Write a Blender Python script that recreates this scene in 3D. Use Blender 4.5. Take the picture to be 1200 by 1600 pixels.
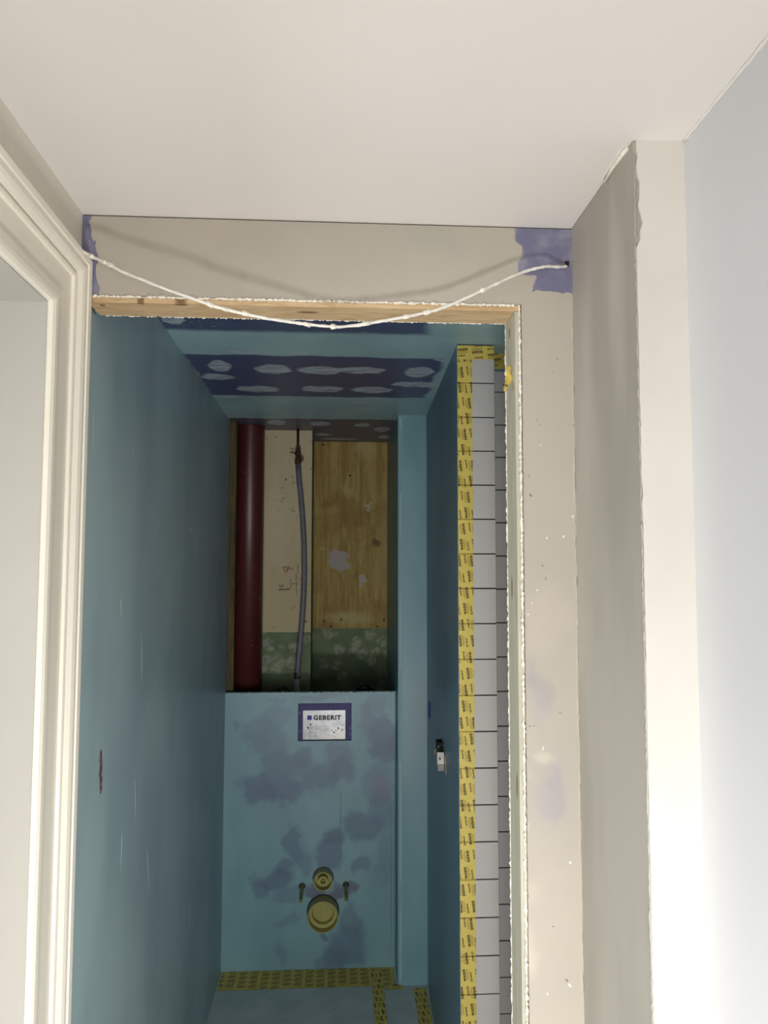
import bpy, bmesh, math, random
from mathutils import Vector, Matrix
from math import sin, cos, pi, radians, tan
random.seed(7)
SC = bpy.context.scene
COL = SC.collection
for o in list(bpy.data.objects):
    bpy.data.objects.remove(o)

# ------------------------------------------------------------------ camera
CAM_H = 1.624                      # eye height above the floor
FPX = 1234.3                       # focal length in pixels of the 1200 x 1600 frame
YAW, PITCH, ROLL = 0.0627319, 0.07232641, 0.00145081
cf = Vector((sin(YAW) * cos(PITCH), cos(YAW) * cos(PITCH), sin(PITCH)))
r0 = Vector((cos(YAW), -sin(YAW), 0)); u0 = r0.cross(cf)
cr = r0 * cos(ROLL) + u0 * sin(ROLL); cu = -r0 * sin(ROLL) + u0 * cos(ROLL)
cam_d = bpy.data.cameras.new('camera'); cam = bpy.data.objects.new('camera', cam_d); COL.objects.link(cam)
cam_d.sensor_fit = 'VERTICAL'; cam_d.sensor_height = 24.0; cam_d.sensor_width = 18.0
cam_d.lens = FPX * 24.0 / 1600.0
cam_d.clip_start = 0.02; cam_d.clip_end = 60
m3 = Matrix((cr, cu, -cf)).transposed()
cam.matrix_world = Matrix.Translation((0, 0, CAM_H)) @ m3.to_4x4()
SC.camera = cam

# ------------------------------------------------------------------ world, lights, exposure
wd = bpy.data.worlds.new('world'); SC.world = wd; wd.use_nodes = True
wd.node_tree.nodes['Background'].inputs[0].default_value = (0.75, 0.85, 1.0, 1)
wd.node_tree.nodes['Background'].inputs[1].default_value = 0.25
SC.view_settings.view_transform = 'Standard'; SC.view_settings.look = 'None'
SC.view_settings.gamma = 1.0; SC.view_settings.use_curve_mapping = False
SC.view_settings.exposure = 0.0
SC.cycles.max_bounces = 6; SC.cycles.diffuse_bounces = 5; SC.cycles.glossy_bounces = 3
SC.cycles.caustics_reflective = False; SC.cycles.caustics_refractive = False

def area(name, loc, target, sx, sy, power, col, spread=pi):
    l = bpy.data.lights.new(name, 'AREA'); l.shape = 'RECTANGLE'; l.size = sx; l.size_y = sy
    l.energy = power; l.color = col; l.spread = spread
    o = bpy.data.objects.new(name, l); COL.objects.link(o); o.location = loc
    d = (Vector(target) - Vector(loc)).normalized()
    o.rotation_euler = d.to_track_quat('-Z', 'Y').to_euler()
    return o
LAMP = Vector((0.07, 0.20, 0.55))          # added lamp low in the hall, in place of a sun patch
LAMP_AIM = Vector((0.0, 1.4, 1.55))
LAMP_POWER = 19
DAY_POWER = 55
REAR_POWER = 48
area('daylight_window', (-2.36, -0.40, 1.35), (0.4, -0.40, 1.35), 2.2, 1.3, DAY_POWER, (0.92, 0.965, 1.0))
area('rear_fill_light', (0.03, -4.17, .80), (0.03, 1.4, 1.0), .80, 1.4, REAR_POWER, (1.0, .99, .98))  # added fill from behind, lifting the depth of the toilet room

# ------------------------------------------------------------------ helpers
def lin(c):
    return tuple(((v / 255) / 12.92 if v / 255 <= 0.04045 else ((v / 255 + 0.055) / 1.055) ** 2.4) for v in c) + (1.0,)
def ray(px, py):
    return cr * ((px - 600) / FPX) - cu * ((py - 800) / FPX) + cf
def at(px, py, X=None, Y=None, Z=None):    # the point of a known plane that the photograph shows at a pixel
    d = ray(px, py)
    t = X / d.x if X is not None else (Y / d.y if Y is not None else (Z - CAM_H) / d.z)
    return Vector((d.x * t, d.y * t, d.z * t + CAM_H))

class MB:
    def __init__(s): s.v = []; s.f = []; s.m = []; s.smooth = []
    def add(s, vs, fs, mi=0, sm=False):
        b = len(s.v); s.v += [tuple(v) for v in vs]
        for f in fs: s.f.append([b + i for i in f]); s.m.append(mi); s.smooth.append(sm)
        return s
    def box(s, x0, x1, y0, y1, z0, z1, mi=0):
        v = [(x0,y0,z0),(x1,y0,z0),(x1,y1,z0),(x0,y1,z0),(x0,y0,z1),(x1,y0,z1),(x1,y1,z1),(x0,y1,z1)]
        return s.add(v, [(0,3,2,1),(4,5,6,7),(0,1,5,4),(1,2,6,5),(2,3,7,6),(3,0,4,7)], mi)
    def prism(s, poly, z0, z1, mi=0):      # poly: list of (x, y), counter-clockwise
        n = len(poly)
        v = [(x, y, z0) for x, y in poly] + [(x, y, z1) for x, y in poly]
        f = [tuple(range(n - 1, -1, -1)), tuple(range(n, 2 * n))] + [(i, (i + 1) % n, n + (i + 1) % n, n + i) for i in range(n)]
        return s.add(v, f, mi)
    def tube(s, pts, rad, n=10, mi=0, caps=True, jitter=0.0, sm=True):
        pts = [Vector(p) for p in pts]; k = len(pts)
        R = rad if isinstance(rad, (list, tuple)) else [rad] * k
        up = Vector((0, 0, 1)); V = []
        for i, p in enumerate(pts):
            t = (pts[min(i + 1, k - 1)] - pts[max(i - 1, 0)]).normalized()
            a = t.cross(up if abs(t.z) < 0.95 else Vector((0, 1, 0))).normalized(); b = a.cross(t)
            for j in range(n):
                rr = R[i] * (1 + random.uniform(-jitter, jitter)); w = 2 * pi * j / n
                V.append(p + (a * cos(w) + b * sin(w)) * rr)
        F = [(i * n + j, i * n + (j + 1) % n, (i + 1) * n + (j + 1) % n, (i + 1) * n + j) for i in range(k - 1) for j in range(n)]
        if caps: F += [tuple(range(n - 1, -1, -1)), tuple((k - 1) * n + j for j in range(n))]
        return s.add(V, F, mi, sm)
    def lathe(s, prof, o, ax, n=40, mi=0, sm=True):   # prof: list of (radius, distance along ax)
        o = Vector(o); ax = Vector(ax).normalized()
        a = ax.cross(Vector((0, 0, 1)) if abs(ax.z) < 0.9 else Vector((1, 0, 0))).normalized(); b = a.cross(ax)
        V = []
        for r, d in prof:
            for j in range(n):
                w = 2 * pi * j / n; V.append(o + ax * d + (a * cos(w) + b * sin(w)) * r)
        k = len(prof)
        F = [(i * n + j, i * n + (j + 1) % n, (i + 1) * n + (j + 1) % n, (i + 1) * n + j) for i in range(k - 1) for j in range(n)]
        return s.add(V, F, mi, sm)
    def mesh(s, name, mats):
        me = bpy.data.meshes.new(name); me.from_pydata(s.v, [], s.f)
        for m in (mats if isinstance(mats, (list, tuple)) else [mats]): me.materials.append(m)
        me.polygons.foreach_set('material_index', s.m); me.polygons.foreach_set('use_smooth', s.smooth)
        me.update(); return me
    def build(s, name, mats, parent=None, bevel=0.0, fix=True):
        me = s.mesh(name, mats)
        bm = bmesh.new(); bm.from_mesh(me)
        if fix: bmesh.ops.recalc_face_normals(bm, faces=bm.faces)
        if bevel:
            bmesh.ops.bevel(bm, geom=list(bm.edges), offset=bevel, segments=2, affect='EDGES', profile=0.5, clamp_overlap=True)
        bm.to_mesh(me); bm.free()
        return link(name, me, parent)
def link(name, me, parent=None):
    o = bpy.data.objects.new(name, me); COL.objects.link(o)
    if parent is not None: o.parent = parent
    return o
def struct(o): o['kind'] = 'structure'; return o
def tag(o, label, cat, group=None):
    o['label'] = label; o['category'] = cat
    if group: o['group'] = group
    return o
def thing(name, label, cat, loc=(0, 0, 0), group=None):
    o = bpy.data.objects.new(name, None); COL.objects.link(o); o.location = loc
    o.empty_display_size = 0.05
    return tag(o, label, cat, group)
def rel(o):                                # parts are written in world coordinates, then moved under their thing
    for c in o.children:
        c.matrix_parent_inverse = Matrix.Translation(-o.location)

# ------------------------------------------------------------------ materials
class NT:
    def __init__(s, name):
        s.mat = bpy.data.materials.new(name); s.mat.use_nodes = True
        s.n = s.mat.node_tree.nodes; s.l = s.mat.node_tree.links
        s.b = s.n['Principled BSDF']
        s.co = s.n.new('ShaderNodeTexCoord').outputs['Object']
    def node(s, t, **kw):
        n = s.n.new(t)
        for k, v in kw.items(): setattr(n, k, v)
        return n
    def sock(s, inp, v):
        if isinstance(v, bpy.types.NodeSocket): s.l.new(v, inp)
        else: inp.default_value = v
    def noise(s, scale, detail=3.0, rough=0.55, stretch=None, color=False, co=None, dist=0.0):
        co = co or s.co
        if stretch:
            mp = s.node('ShaderNodeMapping'); s.l.new(co, mp.inputs[0]); mp.inputs['Scale'].default_value = stretch; co = mp.outputs[0]
        n = s.node('ShaderNodeTexNoise'); s.l.new(co, n.inputs['Vector'])
        n.inputs['Scale'].default_value = scale; n.inputs['Detail'].default_value = detail; n.inputs['Roughness'].default_value = rough
        n.inputs['Distortion'].default_value = dist
        return n.outputs['Color'] if color else n.outputs['Fac']
    def ramp(s, fac, a, b, lo=0.0, hi=1.0):
        n = s.node('ShaderNodeMapRange', interpolation_type='SMOOTHSTEP'); s.sock(n.inputs['Value'], fac)
        n.inputs['From Min'].default_value = a; n.inputs['From Max'].default_value = b
        n.inputs['To Min'].default_value = lo; n.inputs['To Max'].default_value = hi
        return n.outputs[0]
    def math(s, op, a, b=0.0):
        n = s.node('ShaderNodeMath', operation=op); s.sock(n.inputs[0], a); s.sock(n.inputs[1], b); return n.outputs[0]
    def mix(s, fac, a, b, mode='MIX'):
        n = s.node('ShaderNodeMix', data_type='RGBA', blend_type=mode)
        s.sock(n.inputs['Factor'], fac); s.sock(n.inputs['A'], a); s.sock(n.inputs['B'], b); return n.outputs['Result']
    def warp(s, amp, scale, detail=3.0):
        c = s.noise(scale, detail, color=True)
        a = s.node('ShaderNodeVectorMath', operation='SUBTRACT'); s.l.new(c, a.inputs[0]); a.inputs[1].default_value = (0.5, 0.5, 0.5)
        b = s.node('ShaderNodeVectorMath', operation='SCALE'); s.l.new(a.outputs[0], b.inputs[0]); b.inputs['Scale'].default_value = amp
        d = s.node('ShaderNodeVectorMath', operation='ADD'); s.l.new(b.outputs[0], d.inputs[0]); s.l.new(s.co, d.inputs[1])
        return d.outputs[0]
    def patch(s, co, c, r, soft, square=False, rot=(0, 0, 0)):   # a worn, painted or shadow patch: 1 inside, 0 outside
        mp = s.node('ShaderNodeMapping', vector_type='TEXTURE'); s.l.new(co, mp.inputs[0])
        mp.inputs['Location'].default_value = c; mp.inputs['Scale'].default_value = r; mp.inputs['Rotation'].default_value = rot
        if square:
            ab = s.node('ShaderNodeVectorMath', operation='ABSOLUTE'); s.l.new(mp.outputs[0], ab.inputs[0])
            sp = s.node('ShaderNodeSeparateXYZ'); s.l.new(ab.outputs[0], sp.inputs[0])
            d = s.math('MAXIMUM', s.math('MAXIMUM', sp.outputs[0], sp.outputs[1]), sp.outputs[2])
        else:
            ln = s.node('ShaderNodeVectorMath', operation='LENGTH'); s.l.new(mp.outputs[0], ln.inputs[0]); d = ln.outputs['Value']
        return s.ramp(d, 1 - soft, 1 + soft, 1.0, 0.0)
    def bump(s, h, strength, dist=0.002):
        n = s.node('ShaderNodeBump'); s.l.new(h, n.inputs['Height']); n.inputs['Strength'].default_value = strength; n.inputs['Distance'].default_value = dist
        s.l.new(n.outputs[0], s.b.inputs['Normal'])
    def done(s, col, rough=0.6, spec=0.4, metal=0.0):
        s.sock(s.b.inputs['Base Color'], col); s.sock(s.b.inputs['Roughness'], rough)
        s.b.inputs['Specular IOR Level'].default_value = spec; s.b.inputs['Metallic'].default_value = metal
        return s.mat
def plain(name, c, rough=0.5, var=0.06, scale=9.0, bump=0.0, spec=0.4, metal=0.0, stretch=None, bscale=60):
    t = NT(name); c = lin(c); d = tuple(v * (1 - var * 2) for v in c[:3]) + (1,)
    col = t.mix(t.ramp(t.noise(scale, 4, stretch=stretch), 0.35, 0.65), d, c)
    if bump: t.bump(t.noise(bscale, 4), bump)
    return t.done(col, rough, spec, metal)

BIG = 1000.0
M = {}
M['ceiling'] = plain('white ceiling paint', (221, 216, 210), 0.8, 0.012, 2.5, 0.04)
M['white_wall'] = plain('off white wall paint', (226, 221, 209), 0.6, 0.03, 4, 0.08)
M['cool_wall'] = plain('cool white wall paint', (208, 209, 211), 0.6, 0.02, 2.5, 0.06)
M['trim'] = plain('gloss cream trim paint', (238, 232, 217), 0.32, 0.02, 12, 0.03, stretch=(1, 1, 0.2))
M['lining'] = plain('satin cream lining paint', (174, 171, 162), 0.45, 0.025, 3, 0.03)
M['dark'] = plain('dark void', (20, 22, 20), 0.9, 0.1)
M['grout'] = plain('charcoal grout', (34, 33, 33), 0.9, 0.1)
M['tile'] = plain('pale grey glazed tile', (206, 203, 199), 0.25, 0.015, 5, 0.02)
M['tile_grey'] = plain('mid grey glazed tile', (214, 211, 207), 0.25, 0.015, 5, 0.02)
M['plaster'] = plain('crumbly white plaster', (236, 230, 216), 0.9, 0.08, 120, 0.6)
M['hall_floor'] = plain('oak floor', (178, 166, 154), 0.5, 0.1, 6, stretch=(1, 8, 1))

def gray_wall():
    t = NT('warm grey wall primer'); w = t.warp(0.05, 14, 4); w2 = t.warp(0.14, 6, 3)
    base = lin((178, 170, 157))
    col = t.mix(t.ramp(t.noise(3.2, 3), 0.35, 0.7), lin((171, 164, 152)), base)
    for px, py, rx, ry, c, st in ((850, 1070, .02, .05, (150, 146, 152), .5), (835, 1110, .02, .04, (165, 158, 160), .5), (868, 1240, .016, .035, (146, 144, 156), .7),
            (862, 1225, .04, .06, (168, 160, 156), .5), (850, 1190, .02, .012, (196, 188, 172), .6), (820, 1240, .015, .03, (198, 192, 180), .5), (830, 1290, .012, .02, (204, 196, 182), .6),
            (840, 1390, .03, .03, (190, 182, 168), .5), (826, 1490, .02, .04, (205, 196, 182), .5), (880, 1330, .03, .02, (172, 164, 156), .5), (680, 375, .05, .03, (160, 157, 148), .45),  # the patch high on the header is a faint shadow put into the colour
            (420, 380, .04, .02, (166, 160, 148), .3), (860, 960, .03, .06, (184, 174, 160), .5)):
        p = at(px, py, Y=1.40)
        col = t.mix(t.math('MULTIPLY', t.patch(w2, (p.x, 1.4, p.z), (rx, BIG, ry), .6), st), col, lin(c))
    for x0, y0, x1, y1 in ((811, 330, 930, 432), (838, 400, 930, 455), (110, 330, 143, 400), (110, 380, 146, 480)):
        a = at(x0, y0, Y=1.40); b = at(x1, y1, Y=1.40)
        pc = t.patch(w, ((a.x + b.x) / 2, 1.4, (a.z + b.z) / 2), ((b.x - a.x) / 2, BIG, (a.z - b.z) / 2), .035, True)
        pur = t.mix(t.ramp(t.noise(22, 2), .45, .7), lin((112, 110, 136)), lin((134, 134, 152)))
        col = t.mix(pc, col, pur)
    for k in range(26):
        px = random.uniform(822, 900); py = random.uniform(500, 1590); p = at(px, py, Y=1.40)
        col = t.mix(t.patch(w, (p.x, 1.4, p.z), (random.uniform(.001, .0025), BIG, random.uniform(.001, .003)), .4), col, lin(random.choice(((120, 112, 102), (225, 220, 205), (140, 134, 124)))))
    t.bump(t.noise(55, 4), 0.12, 0.002)
    return t.done(col, 0.65)
M['gray'] = gray_wall()
def gray_return():
    t = NT('trowelled grey plaster')
    col = t.mix(t.ramp(t.noise(5, 3, stretch=(1, 1, .25)), .35, .65), lin((160, 155, 145)), lin((176, 172, 162)))
    col = t.mix(t.math('MULTIPLY', t.ramp(t.noise(9, 2, stretch=(1, 1, .12)), .6, .75), .35), col, lin((190, 187, 176)))
    t.bump(t.noise(18, 4, stretch=(1, 1, .3)), 0.15, 0.003)
    return t.done(col, 0.6)
M['gray_return'] = gray_return()

BLUE = (130, 170, 178); BLUE2 = (114, 154, 164); PURP = (90, 110, 136)
def blue_wall(name, blots=(), warp=(0.1, 7), streak=False, axis='y', extra=None, base=None):
    b1, b2 = base or (BLUE, BLUE2)
    t = NT(name); w = t.warp(*warp, 4); wf = t.warp(0.012, 40, 3)
    col = t.mix(t.ramp(t.noise(3.5, 3, stretch=(1, 1, .45) if axis != 'z' else None), .35, .68), lin(b2), lin(b1))
    for p, r, c, soft, st in blots:
        m = t.patch(w if soft > .25 else wf, p, r, soft)
        col = t.mix(t.math('MULTIPLY', m, st), col, lin(c))
    if streak:
        s = t.ramp(t.noise(26, 2, stretch=(1, 1, .05), dist=.4), .705, .74)
        s = t.math('MULTIPLY', s, t.ramp(t.noise(4, 2), .5, .62))
        col = t.mix(t.math('MULTIPLY', s, .5), col, lin((196, 214, 218)))
    if extra: col = extra(t, col)
    t.bump(t.noise(16, 4, stretch=(1, 1, .35)), 0.12, 0.003)
    return t.done(col, 0.42, 0.5)

# ------------------------------------------------------------------ dimensions (metres, viewer at x = y = 0)
ZC = 2.256                    # ceilings
XL, XLW = -0.452, -0.447      # hall left wall, toilet left wall
YF, YFB = 1.40, 1.48          # front wall, its back
ZH = 2.097; XJ = 0.328        # opening: top, right side
XR1, XR2 = 0.436, 0.512       # return wall, hall right wall
YR = 1.095                    # face of the short return
YT, YG = 2.165, 2.255         # tiled end of the partition, grey tiled wall
YB, ZB = 3.35, 1.113          # boxing front and top
YC = 3.205                    # column front
XC0, XC1 = 0.260, 0.376
YP, YQ = 3.585, 3.89          # cream pier, plywood recess
YBACK = 4.05; YREAR = -4.2

# ------------------------------------------------------------------ structure: hall
struct(MB().box(-3.0, 1.3, YREAR, YF + .03, -.1, 0).build('floor', M['hall_floor']))
struct(MB().box(-3.0, 1.3, YREAR, YFB - .02, ZC, ZC + .1).build('ceiling', M['ceiling']))
DY0, DY1, DZ = 0.42, 1.238, 2.040         # doorway in the left wall
wl = MB().box(XL - .12, XL, YREAR, DY0 - .03, 0, ZC).box(XL - .12, XL, DY0 - .03, DY1 + .03, DZ + .03, ZC).box(XL - .12, XL, DY1 + .03, YFB, 0, ZC)
struct(wl.build('wall_left', M['white_wall']))
struct(MB().box(XR2, XR2 + .1, YREAR, YR + .02, 0, ZC).build('wall_right', M['cool_wall']))
struct(MB().box(-.6, -.39, YREAR - .1, YREAR, 0, ZC).box(.45, XR2 + .1, YREAR - .1, YREAR, 0, ZC).box(-.39, .45, YREAR - .1, YREAR, 0, .08).box(-.39, .45, YREAR - .1, YREAR, 1.52, ZC).build('wall_rear', M['white_wall']))
# the room beyond the doorway, with its window
wn = MB().box(-2.5, -2.4, YREAR, -1.55, 0, ZC).box(-2.5, -2.4, .75, 2.2, 0, ZC).box(-2.5, -2.4, -1.55, .75, 0, .65).box(-2.5, -2.4, -1.55, .75, 2.05, ZC)
struct(wn.build('wall_far', M['white_wall']))
struct(MB().box(-2.4, XL - .12, 2.1, 2.2, 0, ZC).box(-2.4, XL - .12, -2.3, -2.2, 0, ZC).build('wall_side', M['white_wall']))
wf_ = MB()
for a in ((-1.55, -1.5, .65, 2.05), (.70, .75, .65, 2.05), (-1.5, .70, .65, .7), (-1.5, .70, 2.0, 2.05), (-.42, -.38, .7, 2.0)):
    wf_.box(-2.47, -2.42, a[0], a[1], a[2], a[3])
struct(wf_.build('window_1', M['trim']))

wf_ = MB()
for a in ((-.39, -.35, .08, 1.52), (.41, .45, .08, 1.52), (-.35, .41, .08, .12), (-.35, .41, 1.48, 1.52)):
    wf_.box(a[0], a[1], YREAR - .07, YREAR - .02, a[2], a[3])
struct(wf_.build('window_added', M['trim']))  # added window frame around the rear fill light, out of view

# front wall with the opening (header and right-hand pier)
fw = MB().box(XL, XR1, YF, YFB, ZH + .012, ZC - .003).box(XJ + .012, XR1, YF, YFB, 0, ZH + .012)
front = struct(fw.build('wall_front', M['gray']))
def ragged(p0, p1, r, n, jit, wob, parent, name, mat, nn=7):
    p0 = Vector(p0); p1 = Vector(p1); pts = []; R = []
    for i in range(n):
        q = p0.lerp(p1, i / (n - 1)) + Vector([random.uniform(-wob, wob) for _ in range(3)])
        pts.append(q); R.append(r * random.uniform(1 - jit, 1 + jit * 1.2))
    return MB().tube(pts, R, nn, jitter=.35).build(name, mat, parent)
ragged((XJ + .008, YF, .3), (XJ + .008, YF, ZH + .01), .0017, 420, .7, .0008, front, 'plaster_edge', M['plaster'])
ragged((XJ, YFB + .001, .3), (XJ, YFB + .001, ZH), .0013, 420, .7, .0007, front, 'plaster_edge', M['plaster'])
ragged((-.43, YF, ZH + .010), (XJ, YF, ZH + .010), .0020, 300, .7, .0009, front, 'plaster_edge', M['plaster'])
ragged((-.43, YFB + .001, ZH + .001), (XJ, YFB + .001, ZH + .001), .0012, 300, .9, .0007, front, 'plaster_edge', M['plaster'])
ragged((XR1 - .002, YF + .001, .3), (XR1 - .002, YF + .001, ZC - .15), .0016, 120, .7, .0008, front, 'corner_crack', M['gray'])
# short return beside the opening: trowelled side, painted face with a ragged edge
rt = MB().box(XR1, XR2 + .1, YR + .004, YFB, 0, ZC - .002).build('wall_return', M['gray_return'])
ret = struct(rt)
zs = [ZC * i / 180 for i in range(181)]; V = []; F = []
for i, z in enumerate(zs):
    e = .0012 + random.uniform(0, .0006) + (.0012 * random.random() if 1.5 < z < 1.75 else 0)
    if 2.10 < z < 2.235: e += .004 + .002 * sin(z * 90) + .0012 * random.random()
    if 2.120 < z < 2.150: e += .006 * sin((z - 2.12) / .03 * pi)
    if z > 2.235: e += .003
    V += [(XR1 + e, YR + .0005, z), (XR2, YR, z), (XR1 + e, YR + .0045, z)]
for i in range(180):
    a = i * 3; F += [(a, a + 1, a + 4, a + 3), (a + 2, a, a + 3, a + 5)]
MB().add(V, F).build('painted_face', plain('cream white face paint', (212, 208, 199), .6, .03, 4, .08), ret)
ragged((XR1 + .001, YR + .003, .2), (XR1 + .001, YR + .003, ZC - .02), .0012, 300, .8, .0007, ret, 'plaster_edge', M['gray_return'])
MB().tube([at(980, 226, X=XR1 - .002) + Vector((0, 0, -.004)), at(958, 262, X=XR1 - .002), at(945, 284, X=XR1 - .002)], [.004, .0035, .002], 7, jitter=.4).build('plaster_edge', M['plaster'], ret)
# caulk bead between ceiling and right wall
ragged((XR2 - .001, YR - .002, ZC - .001), (XR2 - .001, .35, ZC - .001), .0022, 60, .4, .0005, bpy.data.objects['wall_right'], 'caulk_bead', M['ceiling'])

# timber seen on the underside of the header and on the right jamb
def wood(name, light, dark, stretch, scale=10, knots=()):
    t = NT(name)
    g = t.noise(scale, 5, .65, stretch=stretch, dist=1.2)
    col = t.mix(t.ramp(g, .35, .68), lin(light), lin(dark))
    for p, r, c in knots: col = t.mix(t.math('MULTIPLY', t.patch(t.co, p, r, .35), .85), col, lin(c))
    t.bump(g, .15, .002)
    return t.done(col, .7, .3)
kn = []
for px, py, rx in ((283, 476, .012), (220, 474, .006), (160, 477, .005), (480, 488, .02)):
    p = at(px, py, Z=ZH); kn.append(((p.x, p.y, p.z), (rx, .006, BIG), (112, 82, 54)))
M['lintel'] = wood('raw pine', (208, 182, 144), (184, 152, 112), (1.4, 9, 9), 8, kn)
lint = MB().box(XL + .012, XJ + .011, YF + .003, YFB - .002, ZH, ZH + .0115).build('timber_lintel', M['lintel'])
tag(lint, 'raw pine timber lintel under the grey header, across the top of the opening', 'lintel')
kn = []
for px, py, rz in ((800, 918, .02), (808, 1228, .022), (796, 520, .01)):
    p = at(px, py, X=XJ); kn.append(((p.x, p.y, p.z), (BIG, .007, rz), (134, 116, 92)))
M['jamb'] = wood('chalky limed pine', (190, 186, 168), (172, 168, 150), (9, 9, .5), 8, kn)
jb = MB().box(XJ, XJ + .0115, YF + .003, YFB - .002, 0, ZH - .001).build('timber_jamb', M['jamb'])
tag(jb, 'pale limed timber jamb with oval knots, right side of the opening', 'jamb')
jl = MB().box(XL + .0005, XL + .010, YF + .004, YF + .03, 0, ZH - .001).build('timber_batten', M['lintel'])
tag(jl, 'thin raw timber edge between cream door trim and blue wall', 'batten')

# architrave and lining of the doorway on the left
prof = [(-.002, 0), (-.002, .006), (.0, .010), (.006, .013), (.014, .0135), (.022, .0125), (.030, .0118), (.036, .0105), (.0385, .0075), (.0410, .0060),
        (.092, .0060), (.0935, .0110), (.098, .0125), (.103, .0118), (.1055, .0085), (.1085, .0080), (.111, .0120), (.117, .0170), (.125, .0195), (.134, .0185), (.139, .0180),
        (.1405, .0205), (.150, .0215), (.1535, .0215), (.1545, .020), (.1545, 0)]
WID = .1545
V = []; F = []; n = len(prof); y_in = DY1 + .004; z_in = DZ + .004
for stage in range(3):
    for u, h in prof:
        if stage == 0: V.append((XL + h, y_in + u, 0))
        elif stage == 1: V.append((XL + h, y_in + u, z_in + u * .80))
        else: V.append((XL + h, DY0 - .2, z_in + u * .80))
for s_ in range(2):
    for i in range(n - 1): F.append((s_ * n + i, s_ * n + i + 1, (s_ + 1) * n + i + 1, (s_ + 1) * n + i))
arch = MB(); arch.add(V, F, 0, False)
struct(arch.build('trim_1', M['trim'], fix=False))
ln = MB().box(XL - .30, XL + .002, DY1, DY1 + .03, 0, DZ + .03).box(XL - .30, XL + .002, DY0, DY1, DZ, DZ + .03).box(XL - .13, XL + .002, DY0 - .03, DY0, 0, DZ + .03)
struct(ln.build('door_1', M['lining']))

# ------------------------------------------------------------------ structure: toilet room
def concrete():
    t = NT('painted concrete floor')
    col = t.mix(t.ramp(t.noise(7, 4), .35, .7), lin((186, 202, 203)), lin((202, 214, 214)))
    col = t.mix(t.math('MULTIPLY', t.ramp(t.noise(14, 3), .62, .72), .5), col, lin((214, 218, 212)))
    col = t.mix(t.math('MULTIPLY', t.ramp(t.noise(40, 2), .70, .75), .7), col, lin((90, 96, 96)))
    t.bump(t.noise(40, 4), .2, .002)
    return t.done(col, .7)
M['concrete'] = concrete()
struct(MB().box(-.6, 1.2, YF + .03, YBACK, -.1, 0).build('floor', M['concrete']))

# ceiling with joint bands and filler strokes
bl = []
def cz(px, py): return at(px, py, Z=ZC)
def ceil_extra(t, col):
    w = t.warp(.05, 9, 3); wf = t.warp(.05, 22, 4)
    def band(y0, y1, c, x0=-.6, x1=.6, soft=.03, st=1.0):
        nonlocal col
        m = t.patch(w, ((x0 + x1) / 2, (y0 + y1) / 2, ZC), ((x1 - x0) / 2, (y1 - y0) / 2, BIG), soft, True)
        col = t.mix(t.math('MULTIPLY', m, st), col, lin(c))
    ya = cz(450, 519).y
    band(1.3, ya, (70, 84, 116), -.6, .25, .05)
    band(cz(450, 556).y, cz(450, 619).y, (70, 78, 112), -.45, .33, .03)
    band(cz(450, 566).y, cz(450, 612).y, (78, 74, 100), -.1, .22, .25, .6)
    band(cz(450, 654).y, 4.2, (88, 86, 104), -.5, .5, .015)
    strokes = ((343, 572, 16, 9), (338, 589, 26, 5), (428, 577, 28, 7), (500, 579, 34, 6), (565, 579, 38, 5), (655, 582, 22, 8), (403, 608, 34, 5), (505, 608, 33, 5), (582, 609, 32, 5),
               (650, 601, 40, 4), (355, 620, 20, 2), (270, 499, 18, 8), (385, 550, 30, 2.5), (470, 551, 14, 2), (370, 650, 20, 2), (688, 562, 9, 3), (432, 660, 14, 4), (500, 662, 16, 3.5), (566, 664, 12, 3),
               (597, 671, 12, 4), (600, 683, 10, 3), (505, 679, 12, 2.5), (530, 686, 30, 1.5), (610, 626, 10, 1.5), (560, 629, 20, 1.2))
    tex = t.ramp(t.noise(16, 4, .6, stretch=(1, 3, 1)), .34, .60, .45, 1.0)
    for px, py, rx, ry in strokes:
        c = cz(px, py); e = cz(px + rx, py); f = cz(px, py - ry)
        m = t.patch(wf, (c.x, c.y, ZC), (abs(e.x - c.x), abs(f.y - c.y), BIG), .12)
        col = t.mix(t.math('MULTIPLY', m, tex), col, lin((176, 186, 196)))
    sp = t.ramp(t.noise(150, 2), .66, .7)
    c = cz(300, 506)
    col = t.mix(t.math('MULTIPLY', sp, t.patch(w, (c.x, c.y, ZC), (.1, .03, BIG), .5)), col, lin((190, 200, 205)))
    return col
M['blue_ceiling_lit'] = blue_wall('blue sealed ceiling boards lit', axis='z', extra=ceil_extra, base=((154, 186, 190), (138, 170, 176)))  # blue lightened to put in the light coming from below
struct(MB().box(-.6, 1.2, YFB - .02, YBACK, ZC, ZC + .1).build('ceiling', M['blue_ceiling_lit']))

M['blue_left_lit'] = blue_wall('blue sealed board left lit', streak=True, base=((168, 192, 197), (152, 176, 183)), blots=[  # same paint as the boxing, lightened to stand for stronger light
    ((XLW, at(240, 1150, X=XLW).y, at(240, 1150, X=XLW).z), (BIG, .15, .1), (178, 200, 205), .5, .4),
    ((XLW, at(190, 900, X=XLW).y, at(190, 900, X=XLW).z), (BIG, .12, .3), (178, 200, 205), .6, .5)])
wcl = struct(MB().box(XLW - .1, XLW, YFB, YBACK, 0, ZC).box(XLW - .005, XLW, YF + .03, YFB, 0, ZH).build('wall_side', M['blue_left_lit']))
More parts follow.
